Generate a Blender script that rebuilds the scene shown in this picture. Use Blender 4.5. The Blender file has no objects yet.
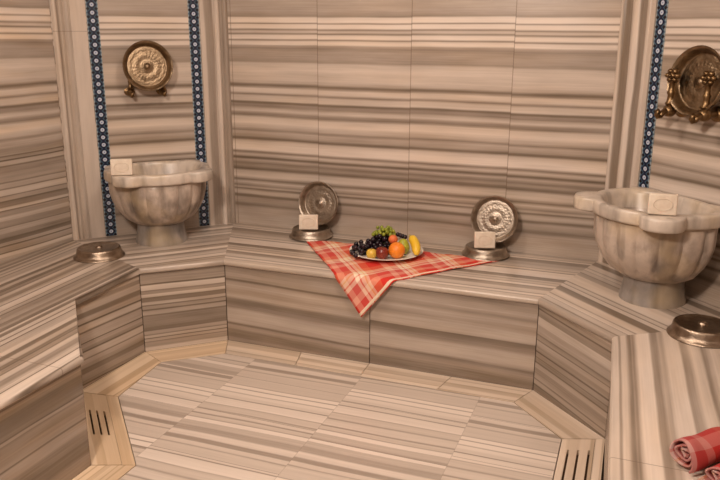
import bpy, bmesh, math, random
from mathutils import Vector, Matrix
PI = math.pi
C = bpy.context.scene.collection
random.seed(7)

# ------------------------------------------------------------------ plan of the room (metres)
V0, V1, V2, V3, V4 = (0, 0), (-.319, -.287), (-.332, -.768), (.128, -1.242), (.105, -2.3)
R0, R1, R2 = (1.607, 0), (1.946, -.334), (2.03, -2.3)
C0, C1, C2 = (-.345, .698), (-.99, .02), (-1.12, -1.1)
CR, CR2 = (1.812, .698), (2.482, .028)
ZB, ZS = .45, .42           # bench top, underside of the seat slabs
CEIL = 2.55
CX = (.8, -.7)

# ------------------------------------------------------------------ node helpers
class NT:
    def __init__(s, name):
        s.m = bpy.data.materials.new(name); s.m.use_nodes = True
        s.t = s.m.node_tree; s.t.nodes.clear()
        s.out = s.n('ShaderNodeOutputMaterial'); s.b = s.n('ShaderNodeBsdfPrincipled')
        s.t.links.new(s.b.outputs[0], s.out.inputs[0])
    def n(s, k): return s.t.nodes.new(k)
    def put(s, sock, v):
        if isinstance(v, bpy.types.NodeSocket): s.t.links.new(v, sock)
        elif v is not None: sock.default_value = v
    def math(s, op, a, b=None, c=None, clamp=False):
        x = s.n('ShaderNodeMath'); x.operation = op; x.use_clamp = clamp
        s.put(x.inputs[0], a); s.put(x.inputs[1], b); s.put(x.inputs[2], c)
        return x.outputs[0]
    def coord(s, k='Object'): return s.n('ShaderNodeTexCoord').outputs[k]
    def dot(s, v, d):
        x = s.n('ShaderNodeVectorMath'); x.operation = 'DOT_PRODUCT'
        s.put(x.inputs[0], v); x.inputs[1].default_value = d; return x.outputs['Value']
    def xyz(s, a, b, c=0.):
        x = s.n('ShaderNodeCombineXYZ'); s.put(x.inputs[0], a); s.put(x.inputs[1], b); s.put(x.inputs[2], c); return x.outputs[0]
    def sep(s, v):
        x = s.n('ShaderNodeSeparateXYZ'); s.put(x.inputs[0], v); return x.outputs
    def noise(s, v, scale=1., detail=2., rough=.5):
        x = s.n('ShaderNodeTexNoise'); s.put(x.inputs['Vector'], v)
        x.inputs['Scale'].default_value = scale; x.inputs['Detail'].default_value = detail; x.inputs['Roughness'].default_value = rough
        return x.outputs[0]
    def white(s, v):
        x = s.n('ShaderNodeTexWhiteNoise'); x.noise_dimensions = '1D'; s.put(x.inputs['W'], v); return x.outputs[0]
    def ramp(s, f, stops, interp='LINEAR'):
        x = s.n('ShaderNodeValToRGB'); x.color_ramp.interpolation = interp
        e = x.color_ramp.elements
        while len(e) < len(stops): e.new(1.)
        for i, (p, c) in enumerate(stops):
            e[i].position = p
        for i, (p, c) in enumerate(stops):
            e[i].color = (c, c, c, 1) if isinstance(c, (int, float)) else (*c, 1)
        s.put(x.inputs[0], f); return x.outputs[0]
    def mix(s, f, a, b, mode='MIX'):
        x = s.n('ShaderNodeMix'); x.data_type = 'RGBA'; x.blend_type = mode
        s.put(x.inputs[0], f)
        for i, v in ((6, a), (7, b)):
            if isinstance(v, tuple): v = (*v, 1)
            s.put(x.inputs[i], v)
        return x.outputs[2]
    def bump(s, h, strength=.3, dist=.01):
        x = s.n('ShaderNodeBump'); x.inputs['Strength'].default_value = strength; x.inputs['Distance'].default_value = dist
        s.put(x.inputs['Height'], h); s.put(s.b.inputs['Normal'], x.outputs[0])
    def fin(s, col, rough=.4, metal=0., **k):
        if isinstance(col, tuple): col = (*col, 1)
        s.put(s.b.inputs['Base Color'], col); s.put(s.b.inputs['Roughness'], rough); s.put(s.b.inputs['Metallic'], metal)
        for q, v in k.items(): s.put(s.b.inputs[q.replace('_', ' ')], v)
        return s.m

PALE = [(0, (.118, .088, .062)), (.25, (.215, .167, .128)), (.5, (.385, .315, .262)), (.75, (.575, .485, .415)), (1, (.76, .655, .575))]
MID = [(0, (.16, .11, .07)), (.25, (.27, .195, .13)), (.5, (.45, .345, .25)), (.75, (.59, .475, .375)), (1, (.74, .615, .505))]
CREAM = [(0, (.19, .12, .06)), (.25, (.31, .205, .115)), (.5, (.50, .355, .22)), (.75, (.62, .46, .31)), (1, (.74, .58, .42))]

def gen_profile(seed, L, lo=.006, hi=.030, light=.68, dark=.28, thin=.5):
    """random banding of a striped marble block: list of (position, tone) over length L"""
    r = random.Random(seed); out = []; p = 0.
    cur = light
    while p < L and len(out) < 60:
        w = r.uniform(lo, hi)
        tone = cur + r.uniform(-.12, .12)
        out += [(p + w * .12, tone), (p + w * .88, tone + r.uniform(-.05, .05))]
        p += w
        if r.random() < thin:                                   # thin dark vein, then a band
            t = r.uniform(.003, .007)
            out.append((p + t * .5, dark + r.uniform(-.1, .12))); p += t
            cur = r.choice([light, light, light * .82])
        else:
            cur = r.choice([light, light * .8, light * .68, dark + .15])
    return out

def striped(name, d, sdir, prof, period=None, off=0., warp=.012, fine=.16, slab=None, slab_amp=0., tilt=0.,
            pal=PALE, rough=.24, joints=None, seams=(), tint=.30, contrast=1.28):
    """striped polished marble. d: direction across the stripes, sdir: along them, prof: (metres, tone) stops"""
    t = NT(name); P = t.coord()
    v0 = t.dot(P, d); s = t.dot(P, sdir)
    v = t.math('ADD', v0, off)
    if tilt: v = t.math('ADD', v, t.math('MULTIPLY', s, tilt))
    w = t.noise(t.xyz(t.math('MULTIPLY', v0, 2.2), t.math('MULTIPLY', s, 1.1), 3.1), 1.6, 1.5)
    v = t.math('ADD', v, t.math('MULTIPLY', t.math('SUBTRACT', w, .5), warp * 2))
    if slab:
        cell = t.math('FLOOR', t.math('DIVIDE', t.math('SUBTRACT', s, slab[0]), slab[1]))
        v = t.math('ADD', v, t.math('MULTIPLY', t.math('SUBTRACT', t.white(cell), .5), slab_amp))
    u = t.math('WRAP', v, period, 0.) if period else v
    a, b = prof[0][0], prof[-1][0]
    fac = None
    for i in range(0, len(prof) - 1, 29):
        ch = prof[i:i + 30]
        x0, x1 = ch[0][0], ch[-1][0]
        if x1 <= x0: continue
        r = t.ramp(t.math('DIVIDE', t.math('SUBTRACT', u, x0), x1 - x0), [((q - x0) / (x1 - x0), max(0, min(1, c))) for q, c in ch])
        fac = r if fac is None else t.mix(t.math('GREATER_THAN', u, x0), fac, r)
    f = t.noise(t.xyz(t.math('MULTIPLY', v, 150), t.math('MULTIPLY', s, 2.5), 0.), 1., 2.)
    f2 = t.noise(t.xyz(t.math('MULTIPLY', v, 22), t.math('MULTIPLY', s, 3.), 5.), 1., 3.)
    tone = t.math('ADD', fac, t.math('MULTIPLY', t.math('SUBTRACT', f, .5), fine))
    tone = t.math('ADD', tone, t.math('MULTIPLY', t.math('SUBTRACT', f2, .5), .22))
    tone = t.math('MULTIPLY_ADD', t.math('SUBTRACT', tone, .55), contrast, .535)
    col = t.ramp(tone, pal)
    yel = t.noise(t.xyz(t.math('MULTIPLY', v, 9), t.math('MULTIPLY', s, 1.3), 9.), 1., 2.)
    col = t.mix(t.math('MULTIPLY', t.ramp(yel, [(.45, 0.), (.7, 1.)]), tint), col, (1., .86, .66), 'MULTIPLY')
    jm = None
    if slab and joints:
        fr = t.math('ABSOLUTE', t.math('SUBTRACT', t.math('FRACT', t.math('ADD', t.math('DIVIDE', t.math('SUBTRACT', s, slab[0]), slab[1]), .5)), .5))
        jm = t.math('LESS_THAN', fr, joints / slab[1])
    for ax, pos, wd in seams:
        q = t.math('LESS_THAN', t.math('ABSOLUTE', t.math('SUBTRACT', t.dot(P, ax), pos)), wd)
        jm = q if jm is None else t.math('MAXIMUM', jm, q)
    if jm is not None: col = t.mix(t.math('MULTIPLY', jm, .55), col, (.14, .09, .06))
    return t.fin(col, rough)

# ------------------------------------------------------------------ mesh helpers
def link(name, bm, m, parent=None, smooth=False, angle=None):
    bmesh.ops.recalc_face_normals(bm, faces=bm.faces[:])
    me = bpy.data.meshes.new(name); bm.to_mesh(me); bm.free()
    o = bpy.data.objects.new(name, me); C.objects.link(o)
    if m: me.materials.append(m)
    if smooth: me.polygons.foreach_set('use_smooth', [True] * len(me.polygons))
    if angle is not None and smooth:
        me.set_sharp_from_angle(angle=math.radians(angle))
    if parent: o.parent = parent
    return o
def struct(name, bm, m, **k):
    o = link(name, bm, m, **k); o['kind'] = 'structure'; return o
def tag(o, label, cat, group=None):
    o['label'] = label; o['category'] = cat
    if group: o['group'] = group
    return o
def thing(name, label, cat, loc=(0, 0, 0), rz=0., group=None):
    o = bpy.data.objects.new(name, None); C.objects.link(o); o.empty_display_size = .05
    o.location = loc; o.rotation_euler = (0, 0, rz); return tag(o, label, cat, group)
def dup(root, loc, rot, label, group=None):
    r = root.copy(); C.objects.link(r); r.location = loc; r.rotation_euler = rot; r['label'] = label
    if group: r['group'] = group
    for ch in list(root.children):
        c = ch.copy(); C.objects.link(c); c.parent = r
        for g in list(ch.children):
            d = g.copy(); C.objects.link(d); d.parent = c
    return r
def prism(bm, pts, z0, z1):
    lo = [bm.verts.new((x, y, z0)) for x, y in pts]; hi = [bm.verts.new((x, y, z1)) for x, y in pts]
    n = len(pts); bm.faces.new(lo[::-1]); bm.faces.new(hi)
    for i in range(n): bm.faces.new((lo[i], lo[(i + 1) % n], hi[(i + 1) % n], hi[i]))
    return lo, hi
def lathe(bm, prof, seg=48, fn=None):
    rings = []
    for k, (r, z) in enumerate(prof):
        if r < 1e-6: rings.append([bm.verts.new((0, 0, z))]); continue
        ring = []
        for i in range(seg):
            a = 2 * PI * i / seg; rr, zz = fn(k, a, r, z) if fn else (r, z)
            ring.append(bm.verts.new((rr * math.cos(a), rr * math.sin(a), zz)))
        rings.append(ring)
    for A, B in zip(rings, rings[1:]):
        for i in range(seg):
            j = (i + 1) % seg
            if len(A) == 1 and len(B) == 1: continue
            if len(A) == 1: bm.faces.new((A[0], B[i], B[j]))
            elif len(B) == 1: bm.faces.new((A[i], B[0], A[j]))
            else: bm.faces.new((A[i], B[i], B[j], A[j]))
    return rings
def tube(bm, pts, rad, seg=10):
    pts = [Vector(p) for p in pts]; rings = []
    up = Vector((.13, .21, .97))
    for i, p in enumerate(pts):
        tg = (pts[min(i + 1, len(pts) - 1)] - pts[max(i - 1, 0)]).normalized()
        a = tg.cross(up)
        if a.length < .05: a = tg.cross(Vector((1, 0, 0)))
        a.normalize(); b = tg.cross(a)
        r = rad[i] if isinstance(rad, (list, tuple)) else rad
        rings.append([bm.verts.new(p + r * (a * math.cos(2 * PI * k / seg) + b * math.sin(2 * PI * k / seg))) for k in range(seg)])
    for A, B in zip(rings, rings[1:]):
        for k in range(seg): bm.faces.new((A[k], A[(k + 1) % seg], B[(k + 1) % seg], B[k]))
    bm.faces.new(rings[0][::-1]); bm.faces.new(rings[-1])
def ball(bm, c, r, sc=(1, 1, 1), u=16, v=10):
    q = bmesh.ops.create_uvsphere(bm, u_segments=u, v_segments=v, radius=r)
    for w in q['verts']: w.co = Vector((w.co.x * sc[0], w.co.y * sc[1], w.co.z * sc[2])) + Vector(c)
def V2d(a, b):
    d = Vector((b[0] - a[0], b[1] - a[1])); L = d.length; return d / L, L
def lerp2(a, b, t): return (a[0] + (b[0] - a[0]) * t, a[1] + (b[1] - a[1]) * t)
def line_x(p, d, q, e):
    den = d[0] * e[1] - d[1] * e[0]; t = ((q[0] - p[0]) * e[1] - (q[1] - p[1]) * e[0]) / den
    return (p[0] + d[0] * t, p[1] + d[1] * t)
def offset_poly(pts, h):
    """offset an open polyline to the left of its direction by h (mitred)"""
    out = []
    for i, p in enumerate(pts):
        segs = []
        if i > 0: segs.append((pts[i - 1], pts[i]))
        if i < len(pts) - 1: segs.append((pts[i], pts[i + 1]))
        ln = []
        for a, b in segs:
            d, L = V2d(a, b); n = (-d.y, d.x); ln.append(((a[0] + n[0] * h, a[1] + n[1] * h), d))
        if len(ln) == 1:
            d = ln[0][1]; out.append((p[0] - d.y * h, p[1] + d.x * h))
        else: out.append(line_x(ln[0][0], ln[0][1], ln[1][0], ln[1][1]))
    return out

# ------------------------------------------------------------------ marble of the walls: banding read by eye from the slabs
WALLY = [(0, .56), (10, .58), (14.5, .5), (16.5, .44), (18, .86), (22.3, .92), (23.7, .40), (25, .86), (28.3, .9), (30, .38), (31.5, .68), (32.8, .72),
         (34.2, .34), (36, .84), (39, .9), (40.8, .38), (42.3, .82), (45.5, .86), (46.7, .54), (49.5, .42), (53, .52), (60, .5), (63.5, .44), (65.5, .66),
         (72, .76), (76, .68), (82, .70), (86, .58), (88.6, .26), (90.8, .46), (92.5, .74), (96, .72), (98.4, .36), (100.5, .68), (105, .72), (107, .24),
         (109, .42), (111.5, .40), (113.5, .6), (116, .7), (118.5, .42), (121, .36), (123.5, .70), (129, .82), (132, .66), (134.5, .58), (136.6, .38), (138.8, .58),
         (143, .5), (145.6, .24), (148, .66), (152, .82), (157, .84), (159.6, .34), (162, .66), (163.6, .55), (165.6, .20), (168, .58), (171.2, .34), (174, .45),
         (177.2, .24), (180, .62), (185, .70), (188.6, .30), (191.5, .66), (195.2, .38), (197, .6), (198.6, .28), (201, .6), (203.5, .58), (206, .24), (208.5, .5),
         (212.5, .46), (215.6, .32), (218.5, .52), (224, .54), (230, .58), (240, .6)]
def y2z(y):
    k = [(0, 1.751), (19, 1.654), (50, 1.493), (91, 1.275), (130, 1.062), (160, .893), (200, .663), (240, .427)]
    for (a, za), (b, zb) in zip(k, k[1:]):
        if y <= b: return za + (zb - za) * (y - a) / (b - a)
WALLP = sorted((y2z(y), t) for y, t in WALLY)
WALLP += [(z + .03, t) for z, t in [(1.77, .62), (1.80, .4), (1.83, .7), (1.9, .6), (1.93, .3), (1.96, .75), (2.05, .6), (2.08, .35), (2.12, .7), (2.3, .55), (2.33, .3), (2.5, .7)]]
m_wall_b = striped('marble_wall_back', (0, 0, 1), (1, 0, 0), WALLP, warp=.006, slab=(.231, .5415), slab_amp=.006, joints=.0022)
dl, Ll = V2d(C1, C0); dr, Lr = V2d(CR, CR2)
m_wall_cl = striped('marble_wall_chamfer_left', (0, 0, 1), (dl.x, dl.y, 0), WALLP, warp=.006)
m_wall_cr = striped('marble_wall_chamfer_right', (0, 0, 1), (dr.x, dr.y, 0), WALLP, warp=.008, off=.014)
dw, _ = V2d(C1, C2)
WALLL = sorted([(z + .40, c) for z, c in gen_profile(77, .66, .012, .034, .60, .22, .6)]) 
WALLL = [q for q in WALLL if q[0] < 1.0] + [q for q in WALLP if q[0] > 1.01]
m_wall_l = striped('marble_wall_left', (0, 0, 1), (dw.x, dw.y, 0), WALLL, warp=.010, off=-.035, tint=.75)
m_wall_o = striped('marble_wall_other', (0, 0, 1), (.6, .8, 0), WALLP, warp=.010)
m_grout = NT('dark_grout').fin((.10, .062, .036), .8)

def wall(name, a, b, m, z1=CEIL, th=.08):
    d, L = V2d(a, b); n = Vector((-d.y, d.x))
    mid = Vector(lerp2(a, b, .5))
    if (Vector(CX) - mid).dot(n) > 0: n = -n
    bm = bmesh.new()
    prism(bm, [a, b, (b[0] + n.x * th, b[1] + n.y * th), (a[0] + n.x * th, a[1] + n.y * th)], -.05, z1)
    return struct(name, bm, m)
LF, RF = (-1.42, -3.75), (2.482, -3.75)
wall('wall_back', C0, CR, m_wall_b)
wall('wall_back_left', C1, C0, m_wall_cl)
wall('wall_back_right', CR, CR2, m_wall_cr)
wall('wall_left', LF, C1, m_wall_l)
wall('wall_right', CR2, RF, m_wall_o)
wall('wall_front', LF, RF, m_wall_o)
bm = bmesh.new(); prism(bm, [(-1.7, -3.9), (2.7, -3.9), (2.7, .9), (-1.7, .9)], CEIL, CEIL + .08)
struct('ceiling', bm, NT('ceiling_plaster').fin((.72, .64, .54), .8))
bm = bmesh.new(); prism(bm, [(-1.6, -3.8), (2.6, -3.8), (2.6, .8), (-1.6, .8)], -.10, -.02)
struct('floor_base', bm, m_grout)

# ------------------------------------------------------------------ floor field and the cream gutter strips around it
G = [(.075, -.155), (-.172, -.362), (-.135, -.744), (.285, -1.18), (.27, -2.4)]
GR = [(1.545, -.150), (1.782, -.395), (1.80, -2.4)]
def floor_mat():
    t = NT('marble_floor'); P = t.coord(); X, Y, Z = t.sep(P)
    cx = t.math('FLOOR', t.math('DIVIDE', t.math('SUBTRACT', X, .25), .572))
    hs = t.white(t.math('ADD', cx, 17.3))
    yrow = t.math('DIVIDE', t.math('ADD', t.math('ADD', Y, t.math('MULTIPLY', hs, .08)), .68), .34)
    ry = t.math('FLOOR', yrow)
    hid = t.white(t.math('ADD', t.math('MULTIPLY', cx, 7.13), t.math('MULTIPLY', ry, 3.71)))
    v = t.math('ADD', Y, t.math('MULTIPLY', hid, .3))
    v = t.math('ADD', v, t.math('MULTIPLY', X, -.012))
    w = t.noise(t.xyz(t.math('MULTIPLY', Y, 2.), X, 0.), 1.5, 1.5)
    v = t.math('ADD', v, t.math('MULTIPLY', t.math('SUBTRACT', w, .5), .025))
    L = .62; prof = gen_profile(21, L, .022, .065, light=.86, dark=.42, thin=.5)
    prof = [(p, max(.3, c)) for p, c in prof]
    u = t.math('WRAP', v, prof[-1][0], 0.)
    fac = None
    for i in range(0, len(prof) - 1, 29):
        ch = prof[i:i + 30]; x0, x1 = ch[0][0], ch[-1][0]
        r = t.ramp(t.math('DIVIDE', t.math('SUBTRACT', u, x0), x1 - x0), [((q - x0) / (x1 - x0), min(1, c)) for q, c in ch])
        fac = r if fac is None else t.mix(t.math('GREATER_THAN', u, x0), fac, r)
    f = t.noise(t.xyz(t.math('MULTIPLY', v, 130), t.math('MULTIPLY', X, 3.), 0.), 1., 2.)
    tone = t.math('ADD', fac, t.math('MULTIPLY', t.math('SUBTRACT', f, .5), .16))
    tone = t.math('MULTIPLY_ADD', t.math('SUBTRACT', tone, .6), 1.2, .60)
    col = t.ramp(tone, PALE)
    jx = t.math('LESS_THAN', t.math('ABSOLUTE', t.math('SUBTRACT', t.math('FRACT', t.math('ADD', t.math('DIVIDE', t.math('SUBTRACT', X, .25), .572), .5)), .5)), .0026)
    jy = t.math('LESS_THAN', t.math('ABSOLUTE', t.math('SUBTRACT', t.math('FRACT', t.math('ADD', yrow, .5)), .5)), .0045)
    col = t.mix(t.math('MULTIPLY', jx, .30), col, (.2, .14, .10))
    col = t.mix(t.math('MULTIPLY', jy, .62), col, (.14, .09, .06))
    return t.fin(col, .3)
g = .003
inner = offset_poly([G[4], G[3], G[2], G[1], G[0], GR[0], GR[1], GR[2]], -g)
bm = bmesh.new(); prism(bm, inner, -.03, 0.); struct('floor', bm, floor_mat())
bm = bmesh.new(); prism(bm, [(-1.3, -3.75), (2.45, -3.75), (2.45, -2.42), (-1.3, -2.42)], -.03, 0.); struct('floor_passage', bm, m_wall_o)

trim_no = [0]
def trim_name():
    trim_no[0] += 1; return 'trim_%d' % trim_no[0]
def strip(a, b, c, d, seed, gap=.0015, name=None, pal=CREAM, light=.85):
    """flat cream slab between wall-side edge a-b and floor-side edge d-c"""
    q = [Vector(a), Vector(b), Vector(c), Vector(d)]; cen = sum(q, Vector((0, 0))) / 4
    q = [p + (cen - p).normalized() * gap for p in q]
    dd, L = V2d(a, b)
    m = striped('cream_marble_strip', (-dd.y, dd.x, 0), (dd.x, dd.y, 0), gen_profile(seed, .25, .012, .04, light, .52, .45), period=.24, off=seed * .037, pal=pal, rough=.35, warp=.006)
    bm = bmesh.new(); prism(bm, [(p.x, p.y) for p in q], -.03, .001)
    return struct(name or trim_name(), bm, m)
tS = [(0, .46), (.46, 1.)]
for k, (t0, t1) in enumerate(((0, .268), (.268, .5), (.5, .76), (.76, 1.))):
    strip(lerp2(V0, R0, t0), lerp2(V0, R0, t1), lerp2(G[0], GR[0], t1), lerp2(G[0], GR[0], t0), 3 + k, pal=MID)
strip(V1, V0, G[0], G[1], 11)
strip(V2, V1, G[1], G[2], 12)
strip(R0, R1, GR[1], GR[0], 14, pal=MID)
strip(V4, V3, G[3], G[4], 15)

def drain(a, b, c, d, su, sv, seed, label, name='floor_drain', pal=CREAM):
    """slab a-b (wall side) / d-c (floor side) with three long slots cut through; su: slot spans along, sv: slot rows across"""
    us = sorted({0., 1.} | {x for s in su for x in s}); vs = sorted({0., 1.} | {x for s in sv for x in s})
    P = lambda u, v: Vector(lerp2(lerp2(a, b, u), lerp2(d, c, u), v))
    bm = bmesh.new(); vt = {}
    def vert(u, v):
        if (u, v) not in vt: p = P(.006 + u * .988, .01 + v * .98); vt[(u, v)] = bm.verts.new((p.x, p.y, .001))
        return vt[(u, v)]
    for u0, u1 in zip(us, us[1:]):
        for v0, v1 in zip(vs, vs[1:]):
            if (u0, u1) in su and (v0, v1) in sv: continue
            bm.faces.new((vert(u0, v0), vert(u1, v0), vert(u1, v1), vert(u0, v1)))
    r = bmesh.ops.extrude_face_region(bm, geom=bm.faces[:])
    bmesh.ops.translate(bm, verts=[e for e in r['geom'] if isinstance(e, bmesh.types.BMVert)], vec=(0, 0, -.025))
    dd, L = V2d(a, b)
    m = striped('cream_marble_drain', (-dd.y, dd.x, 0), (dd.x, dd.y, 0), gen_profile(seed, .25, .02, .05, .84, .6, .3), period=.24, pal=pal, rough=.35)
    return tag(link(name, bm, m), label, 'drain')
# left: drain along the diagonal V2-V3; a narrow strip on its floor side
n2, n3 = lerp2(V2, G[2], .70), lerp2(V3, G[3], .70)
drain(V2, V3, n3, n2, [(.27, .62)], [(.24, .31), (.50, .57), (.76, .83)], 31, 'cream marble floor drain slab with three slots beside the left bench')
strip(n3, n2, G[2], G[3], 17)
# right: drain beside the right bench
rA, rB = R1, (1.955, -1.0); gA, gB = GR[1], (1.787, -1.0)
mA, mB = lerp2(rA, gA, .22), lerp2(rB, gB, .22)
strip(rA, rB, mB, mA, 18, pal=MID)
drain(mA, mB, gB, gA, [(.14, .55)], [(.10, .17), (.42, .49), (.72, .79)], 32, 'cream marble floor drain slab with three slots beside the right bench', pal=MID)
strip(rB, R2, GR[2], gB, 19)

# ------------------------------------------------------------------ built-in bench
bench = thing('marble_bench', 'built-in striped marble bench running along all the walls', 'bench', (0, 0, 0))
FACE = [V4, V3, V2, V1, V0, R0, R1, R2]
def seat(front, back, d, s, seed, prof=None, period=.40, off=0., light=.76, dark=.28, seams=(), tilt=0., lo=.015, hi=.045):
    """front: list of two points (nosing edge), back: rest of the polygon"""
    m = striped('marble_seat', (*d, 0), (*s, 0), prof or gen_profile(seed, period, lo, hi, light, dark, .5), period=None if prof else period, off=off, warp=.006, rough=.28, seams=seams, tilt=tilt)
    bm = bmesh.new(); lo, hi = prism(bm, front + back, ZS, ZB)
    nf = len(front)
    ed = [e for e in bm.edges if any({e.verts[0], e.verts[1]} == {L[i], L[i + 1]} for L in (lo, hi) for i in range(nf - 1))]
    bmesh.ops.bevel(bm, geom=ed, offset=.012, segments=4, profile=.5, affect='EDGES')
    return link('seat_slab', bm, m, bench, smooth=True, angle=40)
NOSE = offset_poly(FACE, -.012)          # right of V4->R2 direction faces the floor
if (Vector(NOSE[4]) - Vector(V0)).y > 0: NOSE = offset_poly(FACE, .012)
N4, N3, N2, N1, N0, M0, M1, M2 = NOSE
e = .0012
def sh(p, q, k=e):                        # pull p towards q by k
    d, L = V2d(p, q); return (p[0] + d.x * k, p[1] + d.y * k)
WL = lambda p: p
seat([N0, M0], [CR, C0], (0, 1), (1, 0), 41, period=.72, light=.72, dark=.26, lo=.02, hi=.055, off=.09)
ch = Vector((dl.x, dl.y))
seat([N1, N0], [C0, C1], (-dl.y, dl.x), (dl.x, dl.y), 42, light=.72, lo=.022, hi=.06)
seat([M0, M1], [CR2, CR], (.707, .707), (.707, -.707), 43, light=.70, lo=.028, hi=.07, dark=.30)
LB = lerp2(C1, LF, .617)
seat([N4, N3, N2, N1], [C1, LB], (.995, 0.), (0, 1), 45, period=.60, light=.66, dark=.18, hi=.036, lo=.012, seams=[((0, 1, 0), -1.345, .0018)], tilt=.04)
RB = (2.482, -2.3)
seat([M1, M2], [RB, CR2], (1, 0), (0, 1), 46, prof=[(1.90, .55), (1.985, .70), (2.0, .76), (2.005, .46), (2.009, .48), (2.014, .76), (2.028, .74), (2.038, .42), (2.046, .34), (2.051, .5), (2.055, .36), (2.062, .56), (2.072, .86), (2.113, .88),
     (2.121, .48), (2.138, .44), (2.148, .64), (2.160, .56), (2.172, .80), (2.218, .84), (2.226, .46), (2.246, .55), (2.262, .82), (2.29, .7), (2.30, .40), (2.33, .75), (2.40, .6), (2.47, .72)],
     off=.05 * 1.25, seams=[((0, 1, 0), -1.25, .0018)], tilt=.05)

def panel(a, b, seed, prof=None, rel=False, tint=.35, tilt=0., light=.60, dark=.27, hi=.05, off=0., slab=None, rough=.26):
    d, L = V2d(a, b); n = Vector((-d.y, d.x))
    if n.dot(Vector(CX) - Vector(lerp2(a, b, .5))) > 0: n = -n
    m = striped('marble_front', (0, 0, 1), (d.x, d.y, 0), prof or gen_profile(seed, .5, .010, hi, light, dark, .42), period=None if prof else .5, off=off - (tilt * (a[0] * d.x + a[1] * d.y) if prof else 0), warp=.007, tilt=tilt, rough=rough, tint=tint)
    A, B = sh(a, b, .002), sh(b, a, .002)
    bm = bmesh.new(); prism(bm, [A, B, (B[0] + n.x * .02, B[1] + n.y * .02), (A[0] + n.x * .02, A[1] + n.y * .02)], .002, ZS - .002)
    return link('front_panel', bm, m, bench)
JM = lerp2(V0, R0, .5)
FR1 = [(40, .40), (52, .46), (75, .52), (92, .48), (98, .24), (106, .50), (125, .60), (150, .52), (172, .60), (186, .34), (205, .34), (222, .42), (232, .58), (262, .62), (288, .58),
       (297, .28), (306, .50), (318, .48), (328, .36), (352, .34), (366, .46), (380, .42)]
FR2 = [(22, .40), (45, .48), (60, .54), (75, .42), (90, .56), (110, .45), (128, .56), (150, .60), (160, .52), (164, .26), (180, .34), (196, .42), (206, .60), (230, .64), (252, .58),
       (262, .32), (274, .46), (286, .48), (300, .36), (322, .34), (338, .42)]
panel(V0, JM, 51, prof=sorted((.42 * (380 - y) / 340, t) for y, t in FR1), tilt=.028)
panel(JM, R0, 51, prof=sorted((.42 * (338 - y) / 316, t) for y, t in FR2), tilt=.018, rel=True)
panel(V1, V0, 53, tilt=.0, light=.58, hi=.035, dark=.2)
panel(V2, V1, 54, tilt=.05, light=.54, tint=.9, hi=.035, dark=.18)
panel(V3, V2, 55, light=.5, tint=.9)
panel(V4, V3, 56, light=.42, hi=.06, tilt=.0, tint=1.)
panel(R0, R1, 57, tilt=.06, light=.54, hi=.03, dark=.2)
panel(R1, R2, 58, light=.6)
core = offset_poly(FACE, .022 if (Vector(offset_poly(FACE, .02)[4]) - Vector(V0)).y > 0 else -.022)
bm = bmesh.new()
prism(bm, [core[0], core[1], core[2], core[3], core[4], C0, C1, LB], 0., ZS - .001)
prism(bm, [core[4], core[5], CR, C0], 0., ZS - .001)
prism(bm, [core[5], core[6], core[7], RB, CR2, CR], 0., ZS - .001)
link('core', bm, m_grout, bench)

# ------------------------------------------------------------------ pilaster mouldings and mosaic strips on the two diagonal walls
def moulding(base, d, n, prof, m, z0=ZB, z1=CEIL):
    """prof: list of (along, out) from the wall line"""
    pts = [(base[0] + d.x * s + n.x * o, base[1] + d.y * s + n.y * o) for s, o in prof]
    bm = bmesh.new(); lo = [bm.verts.new((*p, z0)) for p in pts]; hi = [bm.verts.new((*p, z1)) for p in pts]
    for i in range(len(pts)):
        j = (i + 1) % len(pts); bm.faces.new((lo[i], lo[j], hi[j], hi[i]))
    bm.faces.new(lo); bm.faces.new(hi)
    return struct(trim_name(), bm, m, smooth=True, angle=30)
def bead(s0, s1, o, h, k=7):
    return [(s0 + (s1 - s0) * i / k, o + h * math.sin(PI * i / k)) for i in range(k + 1)]
def pil_mat(name, d, base, pr, tilt=.006, seam=None):  # pr: stripe tones that also hold painted moulding shade, darker in the hollows
    return striped(name, (d.x, d.y, 0), (0, 0, 1), pr, off=-(d.x * base[0] + d.y * base[1]), warp=.01, tilt=tilt, fine=.1, rough=.3, seams=[((0, 0, 1), 1.585, .0015)] if seam else ())
nl = Vector((dl.y, -dl.x)); nr = Vector((dr.y, -dr.x))
if nl.dot(Vector(CX) - Vector(C1)) < 0: nl = -nl
if nr.dot(Vector(CX) - Vector(CR)) < 0: nr = -nr
pl1 = pil_mat('marble_pilaster_a', dl, C1, [(0, .55), (.01, .72), (.035, .72), (.041, .48), (.05, .64), (.10, .60), (.11, .72), (.19, .74)], seam=True)
pl2 = pil_mat('marble_pilaster_b', dl, C1, [(.78, .74), (.815, .72), (.826, .46), (.866, .42), (.876, .80), (.90, .78), (.912, .46), (.95, .44)])
pr1 = pil_mat('marble_pilaster_c', dr, CR, [(.0, .70), (.034, .78), (.042, .36), (.084, .36), (.091, .78), (.139, .80), (.146, .38), (.174, .40), (.180, .72), (.24, .68)])
E_ = -.002
moulding(C1, dl, nl, [(.004, E_), (.004, .012)] + bead(.006, .034, .012, .010) + bead(.036, .062, .008, .012) + bead(.066, .095, .006, .006) + [(.098, .010), (.176, .010), (.176, E_)], pl1)
moulding(C1, dl, nl, [(Ll - .148, E_), (Ll - .148, .010), (Ll - .095, .010), (Ll - .093, .004), (Ll - .070, .004)] + bead(Ll - .068, Ll - .036, .012, .014) + [(Ll - .034, .006), (Ll - .022, .006)] + bead(Ll - .02, Ll + .012, .012, .010) + [(Ll + .012, E_)], pl2)
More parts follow.
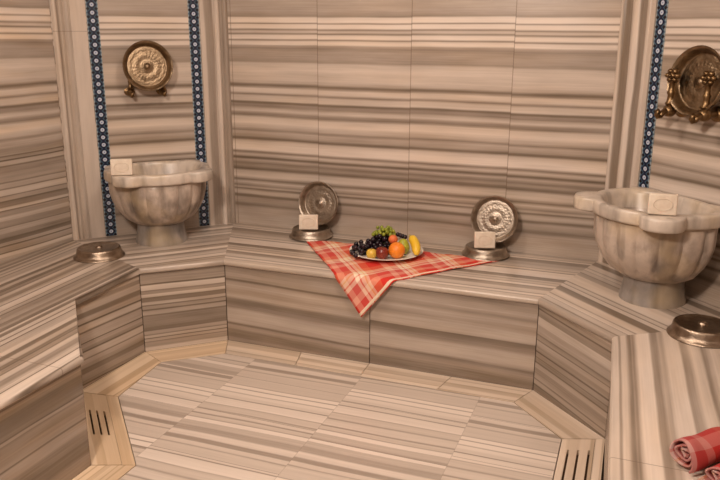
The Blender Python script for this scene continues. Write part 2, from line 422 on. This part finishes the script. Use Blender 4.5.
moulding(CR, dr, nr, [(.004, E_), (.004, .006)] + bead(.006, .036, .006, .010) + [(.040, .004), (.085, .004)] + bead(.088, .140, .010, .014) + [(.143, .004), (.174, .004)] + bead(.177, .197, .008, .006) + [(.199, .010), (.225, .010), (.225, E_)], pr1)

def mosaic_mat():
    t = NT('blue_mosaic'); P = t.coord(); X, Y, Z = t.sep(P)
    q = .0415; fz = t.math('SUBTRACT', t.math('FRACT', t.math('DIVIDE', Z, q)), .5)
    zz = t.math('MULTIPLY', fz, q)
    r = t.math('SQRT', t.math('ADD', t.math('MULTIPLY', X, X), t.math('MULTIPLY', zz, zz)))
    base = t.mix(t.math('LESS_THAN', t.math('ABSOLUTE', X), .0255), (.30, .36, .40), (.012, .017, .042))
    diag = t.math('ABSOLUTE', t.math('SUBTRACT', t.math('ABSOLUTE', X), t.math('SUBTRACT', .030, t.math('ABSOLUTE', zz))))
    base = t.mix(t.math('MULTIPLY', t.math('LESS_THAN', diag, .0035), .8), base, (.06, .13, .19))
    cor = t.math('LESS_THAN', t.math('ADD', t.math('MULTIPLY', t.math('SUBTRACT', t.math('ABSOLUTE', X), .021), t.math('SUBTRACT', t.math('ABSOLUTE', X), .021)),
                 t.math('MULTIPLY', t.math('SUBTRACT', t.math('ABSOLUTE', zz), .023), t.math('SUBTRACT', t.math('ABSOLUTE', zz), .023))), .00009)
    base = t.mix(cor, base, (.012, .012, .02))
    base = t.mix(t.math('LESS_THAN', r, .0105), base, (.50, .55, .66))
    base = t.mix(t.math('LESS_THAN', r, .0035), base, (.16, .22, .40))
    return t.fin(base, .25)
m_mos = mosaic_mat()
def mosaic(base, d, n, s0, s1, label):
    c = (base[0] + d.x * (s0 + s1) / 2, base[1] + d.y * (s0 + s1) / 2)
    bm = bmesh.new(); w = (s1 - s0) / 2
    prism(bm, [(-w, -.001), (w, -.001), (w, .005), (-w, .005)], ZB, CEIL)
    o = link('mosaic_border', bm, m_mos)
    ang = math.atan2(d.y, d.x)
    o.location = (c[0], c[1], 0); o.rotation_euler = (0, 0, ang if Vector((-d.y, d.x)).dot(n) > 0 else ang + PI)
    tag(o, label, 'tile border', 'blue and white mosaic borders on the walls')
mosaic(C1, dl, nl, .180, .241, 'blue and white mosaic border left of the left wash basin')
mosaic(C1, dl, nl, Ll - .213, Ll - .152, 'blue and white mosaic border right of the left wash basin')
mosaic(CR, dr, nr, .228, .288, 'blue and white mosaic border behind the right wash basin')

# ------------------------------------------------------------------ wash basins
def basin_mat(pale, grey, seed):
    t = NT('veined_marble'); P = t.coord()
    n = t.noise(P, 7., 5., .6)
    n2 = t.noise(t.xyz(t.math('MULTIPLY', t.sep(P)[0], 14), t.math('MULTIPLY', t.sep(P)[1], 14), t.math('MULTIPLY', t.sep(P)[2], 3.)), 1., 4.)
    col = t.ramp(n, [(.25, grey), (.48, pale), (.62, tuple(c * .85 for c in pale)), (.8, grey)])
    col = t.mix(t.ramp(n2, [(.46, 0.), (.66, .8)]), col, tuple(c * .55 for c in grey))
    y = t.noise(P, 5., 2.)
    col = t.mix(t.ramp(y, [(.5, 0.), (.75, .55)]), col, (.58, .42, .22))
    return t.fin(col, .30)
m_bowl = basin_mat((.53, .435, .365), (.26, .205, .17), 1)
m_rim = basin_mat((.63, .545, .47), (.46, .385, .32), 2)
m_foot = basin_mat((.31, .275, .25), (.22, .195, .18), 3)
def wash_basin(loc, wall_n, clear, H, label, tabl=.07, sc=1.):
    """loc on the bench top; tabs of the rim lie on the plan axes; wall_n points at the wall, clear is the room behind the centre"""
    root = thing('wash_basin', label, 'wash basin', (loc[0], loc[1], ZB), 0, 'carved marble wash basins')
    wn = Vector(wall_n).normalized()
    def fit(x, y, R=.365):
        c = x * wn.x + y * wn.y
        if c > 0:
            k = (clear / .30) if c < .30 else clear / c
            k = min(1., k); dx = c * (1 - k); x -= wn.x * dx; y -= wn.y * dx
        return x, y
    def tab(a):
        b = (a + PI / 4) % (PI / 2) - PI / 4                     # distance from nearest axis
        q = max(0., 1 - (abs(b) / .30) ** 3.2); return q
    seg = 144; bm = bmesh.new(); rings = []
    zf = .115
    prof = [('b', .10, zf), ('b', .150, zf + .006), ('b', .192, zf + .035), ('b', .226, zf + .08), ('b', .250, zf + .13), ('b', .262, zf + .18), ('b', .264, H - .072), ('u', .262, H - .062),
            ('r', .268, H - .060), ('r', .284, H - .055), ('r', .288, H - .048), ('r', .288, H - .010), ('r', .284, H - .002), ('r', .278, H),
            ('i', .252, H), ('i', .244, H - .004), ('i', .236, H - .02), ('i', .222, H - .08), ('i', .185, H - .15), ('i', .11, H - .195), ('i', .02, H - .205)]
    for k, r, z in prof:
        ring = []
        for i in range(seg):
            a = 2 * PI * i / seg
            if k == 'b':
                fl = abs(math.cos(9 * a)) ** .6; rr = r * (1 + .045 * (fl - .6) * min(1, (z - zf) / .03))
            elif k == 'r' : rr = r + tabl * tab(a)
            else: rr = r
            rr *= sc; x, y = fit(rr * math.cos(a), rr * math.sin(a)); ring.append(bm.verts.new((x, y, z)))
        rings.append(ring)
    for A, B in zip(rings, rings[1:]):
        for i in range(seg): bm.faces.new((A[i], A[(i + 1) % seg], B[(i + 1) % seg], B[i]))
    bm.faces.new(rings[0][::-1]); bm.faces.new(rings[-1])
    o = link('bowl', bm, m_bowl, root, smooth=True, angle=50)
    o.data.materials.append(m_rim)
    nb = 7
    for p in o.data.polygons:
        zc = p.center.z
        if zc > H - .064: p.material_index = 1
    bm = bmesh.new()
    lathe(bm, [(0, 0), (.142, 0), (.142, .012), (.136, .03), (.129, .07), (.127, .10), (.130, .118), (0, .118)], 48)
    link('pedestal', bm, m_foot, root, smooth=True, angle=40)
    return root
BL, BRt = (-.520, .20), (2.075, .190)
HL, HR = .420, .447
wash_basin(BL, (-dl.y, dl.x) if Vector((-dl.y, dl.x)).dot(nl) < 0 else (dl.y, -dl.x), .195, HL, 'carved marble wash basin on the left side of the bench', .052, .98)
wash_basin(BRt, (.707, .707), .152, HR, 'carved marble wash basin on the right side, partly cut by the frame', .072, 1.03)

# ------------------------------------------------------------------ soap bars
def soap_mat():
    t = NT('soap'); n = t.noise(t.coord(), 40., 3.)
    return t.fin(t.ramp(n, [(.3, (.66, .55, .44)), (.7, (.76, .66, .55))]), .5, Subsurface_Weight=.1, Subsurface_Radius=(.01, .006, .004))
m_soap = soap_mat()
def make_soap():
    w, d, h = .054, .017, .042
    bm = bmesh.new(); bmesh.ops.create_cube(bm, size=2.)
    for v in bm.verts: v.co = Vector((v.co.x * w, v.co.y * d, v.co.z * h + h))
    bmesh.ops.bevel(bm, geom=bm.edges[:], offset=.006, segments=3, profile=.6, affect='EDGES')
    # raised oval on each face
    for s in (-1, 1):
        pts = []
        for i in range(28):
            a = 2 * PI * i / 28; pts.append((.036 * math.cos(a), s * (d + .0005), h + .024 * math.sin(a)))
        tube(bm, pts + [pts[0], pts[1]], .0022, 6)
    return link('soap_bar', bm, m_soap, smooth=True, angle=40)
s0 = make_soap()
def soap(loc, rz, tilt, label, first=[True]):
    o = s0 if first[0] else s0.copy()
    if not first[0]: C.objects.link(o)
    first[0] = False
    o.location = loc; o.rotation_euler = (tilt, 0, rz)
    tag(o, label, 'soap', 'square cream soap bars standing on edge')

# ------------------------------------------------------------------ metal hammam bowls
def metal(name, c1, c2, rough=.25, relief=260., bump=.35):
    t = NT(name); P = t.coord(); n = t.noise(P, 30., 3.); v = t.n('ShaderNodeTexVoronoi'); t.put(v.inputs['Vector'], P); v.inputs['Scale'].default_value = relief
    X, Y, Z = t.sep(P); rad = t.math('SQRT', t.math('ADD', t.math('MULTIPLY', X, X), t.math('MULTIPLY', Y, Y)))
    an = t.math('ARCTAN2', Y, X)
    eng = t.math('MULTIPLY', t.math('SINE', t.math('MULTIPLY', rad, 420.)), t.math('SINE', t.math('MULTIPLY', an, 14.)))
    t.bump(t.math('ADD', v.outputs['Distance'], t.math('MULTIPLY', eng, .35)), bump, .002)
    return t.fin(t.ramp(n, [(.3, c1), (.7, c2)]), t.math('ADD', rough, t.math('MULTIPLY', n, .12)), 1.)
m_tin = metal('tinned_copper', (.33, .275, .225), (.52, .445, .37), .30)
m_tin_d = metal('worn_tinned_copper', (.24, .18, .135), (.44, .35, .27), .26)
m_brass = metal('aged_brass', (.13, .078, .038), (.30, .195, .10), .3, 120., .2)
m_oldbr = metal('old_brass_bowl', (.20, .14, .085), (.37, .275, .18), .30)
def make_bowl(name, label, mat, R=.12, group='engraved metal bath bowls'):
    root = thing(name, label, 'bowl', (0, 0, 0), 0, group)
    k = R / .124
    prof = [(0, .003), (.016, .003), (.084, .006), (.094, .002), (.099, 0.), (.104, .002), (.1065, .008), (.109, .020), (.1115, .030), (.116, .037), (.121, .041), (.1245, .0435), (.1255, .047), (.1225, .050),
            (.117, .0475), (.112, .042), (.107, .032), (.104, .018), (.100, .0105), (.096, .010), (.089, .0125), (.080, .0105), (.070, .0105), (.060, .0125), (.050, .0125), (.040, .0105), (.032, .010), (.028, .012), (0, .012)]
    def fn(i, a, r, z):
        if 21 <= i <= 24: z += .00045 * math.cos(24 * a)
        if 10 <= i <= 14: r *= 1 + .004 * math.cos(40 * a)
        return r * k, z * k
    bm = bmesh.new(); lathe(bm, prof, 96, fn); link('shell', bm, mat, root, smooth=True, angle=60)
    bm = bmesh.new(); lathe(bm, [(0, .010 * k), (.026 * k, .010 * k), (.024 * k, .016 * k), (.015 * k, .017 * k), (.012 * k, .023 * k), (.006 * k, .026 * k), (0, .0265 * k)], 32)
    link('center_boss', bm, mat, root, smooth=True, angle=60)
    bm = bmesh.new(); lathe(bm, [(0, .004 * k), (.018 * k, .004 * k), (.016 * k, -.003 * k), (.009 * k, -.007 * k), (0, -.008 * k)], 32)
    link('base_button', bm, mat, root, smooth=True, angle=60)
    return root
UP = PI
HB = .060 * .12 / .124
b0 = make_bowl('bath_bowl', 'engraved metal bowl upside down on the left bench in front of the left wash basin', m_tin_d, .128)
k128 = .128 / .124
b0.location = (-.640, -.185, ZB + .050 * k128); b0.rotation_euler = (UP, 0, .3)
dup(b0, (2.262, -.200, ZB + .050 * k128), (UP, 0, 1.1), 'engraved metal bowl upside down on the right bench below the right wash basin')
b1 = make_bowl('bath_bowl', 'upside-down metal bowl under the left soap on the back bench', m_tin, .124)
k1 = .124 / .124
X1, X2, YB = .235, 1.245, .570
b1.location = (X1, YB, ZB + .050 * k1 + .006); b1.rotation_euler = (UP, 0, .7)
dup(b1, (X2, YB, ZB + .050 * k1 + .006), (UP, 0, 2.), 'upside-down metal bowl under the right soap on the back bench')
def standing(x, rz, tilt, label, r=.125):
    # lower lip rests on the upturned bowl, upper lip leans on the wall
    zb = ZB + .050 * k1 + .007
    return dup(b1, (x, .655, zb + r * math.cos(tilt) + .004), (PI / 2 - tilt, 0, rz), label)
standing(X1 + .030, -.05, .16, 'round engraved metal bowl stood on edge against the back wall, left of the fruit')
standing(X2 + .030, .0, .16, 'round engraved metal bowl stood on edge against the back wall, right of the fruit')
zs = ZB + .050 * k1 + .006
soap((X1 + .008, .520, zs + .002), .36, -.12, 'cream soap bar on the upturned bowl at the left of the fruit')
soap((X2 + .004, .515, zs + .002), .33, -.12, 'cream soap bar on the upturned bowl at the right of the fruit')
soap((BL[0] - .012, BL[1] - .285, ZB + HL + .001), .55, -.08, 'cream soap bar on the rim of the left wash basin')
soap((BRt[0] - .006, BRt[1] - .285, ZB + HR + .001), .08, -.10, 'cream soap bar on the rim of the right wash basin')

# ------------------------------------------------------------------ brass taps on the walls with a bowl resting between them
def make_tap(label):
    root = thing('water_tap', label, 'tap', (0, 0, 0), 0, 'ornate brass wall taps')
    # local: +y out of the wall, z up, origin on the wall at spout height
    bm = bmesh.new()
    prof = [(0, 0), (.030, 0), (.030, .006), (.020, .010), (.013, .014), (.013, .055), (0, .055)]
    rings = lathe(bm, prof, 24)
    for v in bm.verts: v.co = Vector((v.co.x, v.co.z, v.co.y))
    link('wall_flange', bm, m_brass, root, smooth=True, angle=50)
    bm = bmesh.new()
    lathe(bm, [(0, -.026), (.012, -.024), (.020, -.014), (.022, 0), (.018, .014), (.012, .020), (.017, .028), (.012, .036), (.010, .06), (.014, .072), (.010, .080), (.009, .105), (.013, .112), (.008, .122), (0, .124)], 24)
    for v in bm.verts: v.co.y += .060
    link('body', bm, m_brass, root, smooth=True, angle=50)
    bm = bmesh.new()                                              # rosette handle on top
    ball(bm, (0, .060, .138), .014)
    for i in range(6):
        a = 2 * PI * i / 6; ball(bm, (.019 * math.cos(a), .062, .138 + .019 * math.sin(a)), .0105, u=10, v=8)
    ball(bm, (0, .074, .138), .007, u=10, v=8)
    link('handle', bm, m_brass, root, smooth=True)
    bm = bmesh.new()                                              # scrolled spout
    pts = [(0, .066, -.002), (0, .085, -.002), (0, .104, -.008), (0, .120, -.018), (0, .132, -.020), (0, .142, -.012), (0, .143, -.002), (0, .136, .003), (0, .130, -.002)]
    pts = [(x, .066 + (y - .066) * .62, z * 1.15) for x, y, z in pts]
    tube(bm, pts, [.013, .012, .011, .011, .010, .009, .008, .007, .006], 12)
    link('spout', bm, m_brass, root, smooth=True)
    return root
tap0 = make_tap('ornate brass wall tap at the left of the bowl above the left wash basin')
def wallpt(base, d, n, s, out, z): return (base[0] + d.x * s + n.x * out, base[1] + d.y * s + n.y * out, z)
angl = math.atan2(nl.y, nl.x) - PI / 2; angr = math.atan2(nr.y, nr.x) - PI / 2
tap0.location = wallpt(C1, dl, nl, .372, 0, 1.262); tap0.rotation_euler = (0, 0, angl); tap0.scale = (1, .8, .8)
t2 = dup(tap0, wallpt(C1, dl, nl, .548, 0, 1.262), (0, 0, angl), 'ornate brass wall tap at the right of the bowl above the left wash basin')
t3 = dup(tap0, wallpt(CR, dr, nr, .435, 0, 1.268), (0, 0, angr), 'ornate brass wall tap at the left of the bowl above the right wash basin')
t4 = dup(tap0, wallpt(CR, dr, nr, .625, 0, 1.268), (0, 0, angr), 'ornate brass wall tap at the right of the bowl above the right wash basin')
for t_ in (t3, t4): t_.scale = (1.35, 1.32, 1.08)
bw = make_bowl('wall_bowl', 'engraved brass bowl resting on the taps above the left wash basin', m_oldbr, .133, 'engraved brass bowls resting on the wall taps')
def face(n, tilt):                      # opening looks along n, leaning back by tilt
    zax = (Vector((n.x, n.y, 0)) * math.cos(tilt) + Vector((0, 0, 1)) * math.sin(tilt)).normalized()
    xax = Vector((0, 0, 1)).cross(zax).normalized(); yax = zax.cross(xax)
    return Matrix((xax, yax, zax)).transposed().to_euler()
bw.location = wallpt(C1, dl, nl, .462, .070, 1.400); bw.rotation_euler = face(nl, .10)
bwr = dup(bw, wallpt(CR, dr, nr, .550, .022, 1.395), face(nr, .12), 'engraved brass bowl held behind the taps above the right wash basin'); bwr.scale = (1.08,) * 3

# ------------------------------------------------------------------ plaid cloth on the bench
def plaid(name, tone=(1., 1., 1.), hem=False):
    t = NT(name); u, v, _ = t.sep(t.coord('UV'))
    def band(x):
        f = t.math('FRACT', t.math('DIVIDE', x, .255))
        return f
    stops = [(0, (.66, .030, .018)), (.27, (.66, .030, .018)), (.28, (.72, .16, .07)), (.45, (.72, .16, .07)), (.455, (.84, .64, .46)), (.50, (.84, .64, .46)), (.505, (.80, .50, .20)), (.53, (.80, .50, .20)),
             (.535, (.86, .70, .52)), (.60, (.86, .70, .52)), (.605, (.70, .16, .10)), (.63, (.70, .16, .10)), (.635, (.86, .70, .54)), (.70, (.86, .70, .54)), (.71, (.64, .10, .08)), (.86, (.64, .10, .08)), (.87, (.78, .36, .26)), (1, (.72, .22, .15))]
    a = t.ramp(band(u), stops, 'CONSTANT'); b = t.ramp(band(v), stops, 'CONSTANT')
    col = t.mix(.5, a, b)
    if hem:
        col = t.mix(t.math('LESS_THAN', t.math('ABSOLUTE', t.math('SUBTRACT', u, .297)), .007), col, (.84, .66, .50))
    wv = t.math('MULTIPLY', t.math('SINE', t.math('MULTIPLY', u, 2600.)), t.math('SINE', t.math('MULTIPLY', v, 2600.)))
    t.bump(wv, .25, .001)
    return t.fin(t.mix(1., col, tone, 'MULTIPLY'), .9)
m_plaid = plaid('red_plaid_cotton', hem=True); m_plaid_t = plaid('crimson_plaid_cotton', (.62, .48, .58))
def cloth():
    A, B, T = Vector((.222, .500)), Vector((1.335, .490)), Vector((.775, -.212))
    nose = N0[1]; r = .016; zt = ZB + .0015
    N = 64; bm = bmesh.new(); uv = bm.loops.layers.uv.new('UVMap'); grid = {}; flat = {}
    eA = (T - A).normalized(); eB = (T - B).normalized()
    inv = Matrix(((eA.x, eB.x), (eA.y, eB.y))).inverted()
    rn = random.Random(5)
    for i in range(N + 1):
        for j in range(N + 1 - i):
            a, b = i / N, j / N; p = A * (1 - a - b) + B * a + T * b
            over = (nose + .004) - p.y                              # how far past the rim
            wob = .0016 * (math.sin(p.x * 37 + p.y * 11) + math.sin(p.x * 19 - p.y * 31) + 1.6)
            x = p.x
            if over <= 0: y, z = p.y, zt + wob
            else:
                ang = min(PI / 2, over / r); y = nose + .004 - r * math.sin(ang) - .002; z = zt - r * (1 - math.cos(ang)) + wob * .5
                rest = over - r * PI / 2
                if rest > 0:
                    z = zt - r - rest; y -= .003 + .012 * (rest / .2) * (.5 + .5 * math.sin(p.x * 26)) 
            grid[i, j] = bm.verts.new((x, y, z)); q = inv @ (p - T); flat[i, j] = (q.x + .31, q.y + .012)
    for i in range(N):
        for j in range(N - i):
            tri = [((i, j), (i + 1, j), (i, j + 1))]
            if i + j < N - 1: tri.append(((i + 1, j), (i + 1, j + 1), (i, j + 1)))
            for ks in tri:
                f = bm.faces.new([grid[k] for k in ks])
                for l, k in zip(f.loops, ks): l[uv].uv = flat[k]
    o = link('plaid_cloth', bm, m_plaid, smooth=True)
    m = o.modifiers.new('thick', 'SOLIDIFY'); m.thickness = .005; m.offset = 1. 
    if o.data.polygons[0].normal.z < 0: m.offset = -1.
    tag(o, 'red plaid cloth folded into a triangle hanging over the bench edge under the fruit plate', 'cloth')
cloth()

# rolled towels on the right bench
def towel(c, ang, r, L, turns, label, ph, zb=ZB):
    bm = bmesh.new(); uv = bm.loops.layers.uv.new('UVMap'); n = 140; th = r / (turns + .6)
    prev = None; arc = 0.; K = 12
    d = Vector((math.cos(ang), math.sin(ang), 0)); s = Vector((-d.y, d.x, 0))
    last = None
    for i in range(n + 1):
        t = i / n; a = ph + 2 * PI * turns * t; rr = th * .5 + (r - th * .5) * t
        p = s * (rr * math.cos(a)) + Vector((0, 0, rr * math.sin(a) * .88 + r * .88))
        if last is not None: arc += (p - last).length
        last = p
        col = []
        for k in range(K + 1):
            e_ = (k / K) * L; jig = .003 * math.sin(a * 2.3 + k) - (.022 * max(0, t - .82) * 4 if k == 0 else 0) + (.012 * (1 - t) if k == 0 else 0)
            col.append((bm.verts.new(p + d * (e_ + (jig if k in (0, K) else 0)) + Vector((0, 0, .0035 * math.sin(e_ * 50 + a * 1.3))) + s * (.003 * math.sin(e_ * 38 + a * 2.1))), (arc, e_)))
        if prev:
            for k in range(K):
                q = [prev[k], col[k], col[k + 1], prev[k + 1]]; f = bm.faces.new([w[0] for w in q])
                for l, w in zip(f.loops, q): l[uv].uv = (w[1][0] * .9 + .10, w[1][1] * 1.3 + .17)
        prev = col
    o = link('rolled_towel', bm, m_plaid_t, smooth=True)
    m = o.modifiers.new('thick', 'SOLIDIFY'); m.thickness = th * .42; m.offset = 0
    o.location = (c[0], c[1], zb + th * .28 + .002)
    tag(o, label, 'towel', 'rolled red plaid towels on the right bench')
towel((2.160, -1.250), .80, .048, .24, 3.2, 'rolled red plaid towel on the right bench, the one lying behind', 2.6)
towel((2.236, -1.318), .85, .036, .20, 2.6, 'rolled red and white towel in front, cut by the lower right corner', 2.)

# ------------------------------------------------------------------ plate of fruit
PC = Vector((.760, .368)); zc = ZB + .0128
bm = bmesh.new()
lathe(bm, [(0, 0), (.112, 0), (.117, .002), (.165, .013), (.192, .021), (.195, .0235), (.191, .0245), (.163, .0175), (.118, .007), (.105, .005), (0, .005)], 72)
o = link('plate', bm, NT('white_china').fin((.82, .77, .70), .18), smooth=True, angle=50); o.location = (PC.x, PC.y, zc)
tag(o, 'round white plate of fruit on the red plaid cloth', 'plate')
zp = zc + .006
rt = Vector((.936, .353)); fw = Vector((-.353, .936))            # along and away across the plate
def on_plate(a, b): p = PC + rt * a * 1.1 + fw * (b * 1.1 - .012); return p.x, p.y
def skin(name, c1, c2, scale=20., rough=.4, bump=0., bs=200.):
    t = NT(name); P = t.coord(); n = t.noise(P, scale, 3.)
    if bump: t.bump(t.noise(P, bs, 2.), bump, .002)
    return t.fin(t.ramp(n, [(.35, c1), (.65, c2)]), rough)
m_stem = skin('brown_stem', (.10, .06, .03), (.16, .10, .05))
def fruit(name, label, a, b, z, prof, mat, cat, stem=True, rot=(0, 0, 0), r=1.):
    x, y = on_plate(a, b); root = thing(name, label, cat, (x, y, z)); root.rotation_euler = rot
    bm = bmesh.new(); lathe(bm, [(q * r * 1.16, w * r * 1.16) for q, w in prof], 32); link('flesh', bm, mat, root, smooth=True)
    if stem:
        top = prof[-1][1] * r * 1.16; bm = bmesh.new(); tube(bm, [(0, 0, top - .002), (.001, 0, top + .006), (.003, .001, top + .013)], [.0016, .0014, .0018], 8)
        link('stem', bm, m_stem, root, smooth=True)
    return root
SPH = [(0, 0)] + [(math.sin(PI * i / 14), 1 - math.cos(PI * i / 14)) for i in range(1, 14)] + [(0, 2)]
APP = [(0, .12), (.25, .04), (.5, .06), (.78, .28), (.96, .68), (1, 1.05), (.93, 1.42), (.72, 1.72), (.42, 1.84), (.2, 1.78), (0, 1.66)]
PEAR = [(0, .05), (.4, .03), (.75, .22), (.95, .6), (1, .95), (.93, 1.32), (.77, 1.65), (.6, 1.92), (.46, 2.1), (.25, 2.22), (0, 2.25)]
m_or = skin('orange_peel', (.80, .20, .012), (.90, .28, .02), 8., .42, .35, 260.)
fruit('orange', 'large orange at the front of the fruit plate', .045, -.085, zp + .001, SPH, m_or, 'fruit', False, r=.037)
m_ra = skin('dark_red_apple', (.15, .012, .010), (.28, .04, .016), 14., .3)
fruit('apple', 'small dark red apple between the orange and the yellow fruit', -.024, -.095, zp, APP, m_ra, 'fruit', r=.029)
m_ya = skin('yellow_apple', (.76, .50, .07), (.62, .36, .05), 14., .35)
fruit('apple', 'small yellow fruit at the front left of the plate', -.072, -.092, zp, APP, m_ya, 'fruit', r=.024)
m_pe = skin('peach_skin', (.78, .22, .06), (.66, .10, .04), 12., .6)
fruit('peach', 'small peach on top behind the orange', .030, -.022, zp + .058, SPH, m_pe, 'fruit', r=.021)
m_gp = skin('green_pear', (.34, .36, .03), (.48, .46, .06), 14., .35)
fruit('pear', 'green pear standing between the orange and the banana', .076, -.004, zp, PEAR, m_gp, 'fruit', rot=(0, .08, 0), r=.031)
# banana
x, y = on_plate(.119, -.046); ban = thing('banana', 'short yellow banana at the right side of the fruit plate', 'fruit', (x, y, zp), math.atan2(rt.y, rt.x)); ban.scale = (1.12, 1.12, 1.12)
bm = bmesh.new(); pts = []; rad = []
for i in range(15):
    t = i / 14; a = -.25 + 1.5 * t
    pts.append((.012 + .026 * math.cos(a * 1.15) - .02, -.052 + .095 * t, .018 + .060 * math.sin(t * 1.5)))
    rad.append(.004 + .0145 * min(1, t * 5, (1 - t) * 6 + .1) ** .7 + .003 * math.sin(PI * t))
tube(bm, pts, rad, 10); link('peel', bm, skin('banana_peel', (.78, .47, .02), (.84, .56, .05), 10., .4), ban, smooth=True)
bm = bmesh.new(); ball(bm, pts[0], .0055, u=10, v=8); link('tip', bm, m_stem, ban, smooth=True)
bm = bmesh.new(); q = Vector(pts[-1]); tube(bm, [q, q + Vector((-.004, .012, .008))], [.005, .004], 8); link('stem', bm, skin('banana_stem', (.40, .34, .05), (.5, .42, .1)), ban, smooth=True)
# grapes
m_gr = skin('black_grape', (.006, .004, .008), (.022, .007, .014), 30., .33)
m_gg = skin('green_grape', (.16, .20, .012), (.34, .36, .04), 30., .35)
def bunch(name, label, pts, rad, mat, cat='grapes'):
    x, y = on_plate(*pts[0][:2]); root = thing(name, label, cat, (x, y, zp))
    bm = bmesh.new(); ball(bm, (0, 0, 0), rad * 1.15, (1, 1, 1.12), 14, 10)
    first = link('grape', bm, mat, root, smooth=True)
    for i, (a, b, z) in enumerate(pts):
        o = first if i == 0 else first.copy()
        if i: C.objects.link(o); o.parent = root
        px, py = on_plate(a, b); o.location = (px - x, py - y, z * 1.1)
        o.rotation_euler = (random.uniform(-.6, .6), random.uniform(-.6, .6), random.uniform(0, 3)); s = random.uniform(.88, 1.1); o.scale = (s, s, s)
    sp = [(on_plate(a, b)[0] - x, on_plate(a, b)[1] - y, z) for a, b, z in pts]
    bm = bmesh.new(); c = sum((Vector(p) for p in sp), Vector()) / len(sp)
    tube(bm, [Vector(sp[0]), c, Vector(sp[-1]) + Vector((0, 0, .01))], .0018, 6); link('stem', bm, skin('grape_stem', (.16, .18, .05), (.22, .2, .08)), root, smooth=True)
def pile(c, ext, n, rad, zmax, seed):
    r = random.Random(seed); out = []; tries = 0
    while len(out) < n and tries < 20000:
        tries += 1
        a = r.uniform(-1, 1); b = r.uniform(-1, 1)
        q = a * a + b * b
        if q > 1: continue
        top = zmax * math.sqrt(1 - q) ; z = rad * 1.05 + r.random() * max(0, top - rad)
        p = (c[0] + a * ext[0], c[1] + b * ext[1], z)
        if all((p[0] - o[0]) ** 2 + (p[1] - o[1]) ** 2 + (p[2] - o[2]) ** 2 > (rad * 1.62) ** 2 for o in out): out.append(p)
    return out
bunch('grape_bunch', 'bunch of black grapes at the far left of the fruit plate', pile((-.128, -.035), (.040, .065), 26, .0105, .068, 3), .0105, m_gr)
bunch('grape_bunch', 'heap of black grapes at the middle of the plate under the green grapes', pile((-.030, .025), (.075, .060), 64, .0105, .098, 4) + [(.055 + .012 * i, .03, .085 - .004 * i) for i in range(4)], .0105, m_gr)
gp = [(a, b, z + .078) for a, b, z in pile((-.012, .030), (.054, .036), 34, .0085, .052, 6)]
bunch('green_grape_bunch', 'small green grapes on the very top of the fruit', gp, .0085, m_gg)

# ------------------------------------------------------------------ light: warm ceiling lamps
def area(name, loc, tgt, size, power, col):
    l = bpy.data.lights.new(name, 'AREA'); l.shape = 'DISK'; l.size = size; l.energy = power; l.color = col
    o = bpy.data.objects.new(name, l); C.objects.link(o); o.location = loc
    o.rotation_euler = (Vector(tgt) - Vector(loc)).to_track_quat('-Z', 'Y').to_euler(); return o
WARM = (1., .84, .715)
area('ceiling_lamp_key', (.95, -2.95, 2.48), (.9, .3, .5), .40, 76, WARM)
area('ceiling_lamp_middle', (.8, -.75, 2.53), (.8, -.75, 0), .5, 22, WARM)
area('ceiling_lamp_side', (2.0, -1.6, 2.52), (1.6, -.3, .4), .4, 8, WARM)
w = bpy.data.worlds.new('world'); bpy.context.scene.world = w; w.use_nodes = True
w.node_tree.nodes['Background'].inputs[0].default_value = (.9, .75, .6, 1); w.node_tree.nodes['Background'].inputs[1].default_value = .15

# ------------------------------------------------------------------ camera
cam = bpy.data.cameras.new('camera'); co = bpy.data.objects.new('camera', cam); C.objects.link(co)
cam.sensor_width = 36; cam.lens = 759.95 / 720 * 36; cam.clip_start = .02
yaw, pitch, roll = math.radians(20.654), math.radians(15.628), math.radians(.2447)
f = Vector((-math.sin(yaw) * math.cos(pitch), math.cos(yaw) * math.cos(pitch), -math.sin(pitch)))
rgt = Vector((math.cos(yaw), math.sin(yaw), 0)); upv = rgt.cross(f)
r2 = rgt * math.cos(roll) + upv * math.sin(roll); u2 = upv * math.cos(roll) - rgt * math.sin(roll)
M = Matrix((r2, u2, -f)).transposed().to_4x4(); M.translation = (1.984, -3.273, 1.611)
co.matrix_world = M
sc = bpy.context.scene; sc.camera = co
vs = sc.view_settings; vs.view_transform = 'Standard'; vs.look = 'None'; vs.gamma = 1; vs.use_curve_mapping = False; vs.exposure = 0.
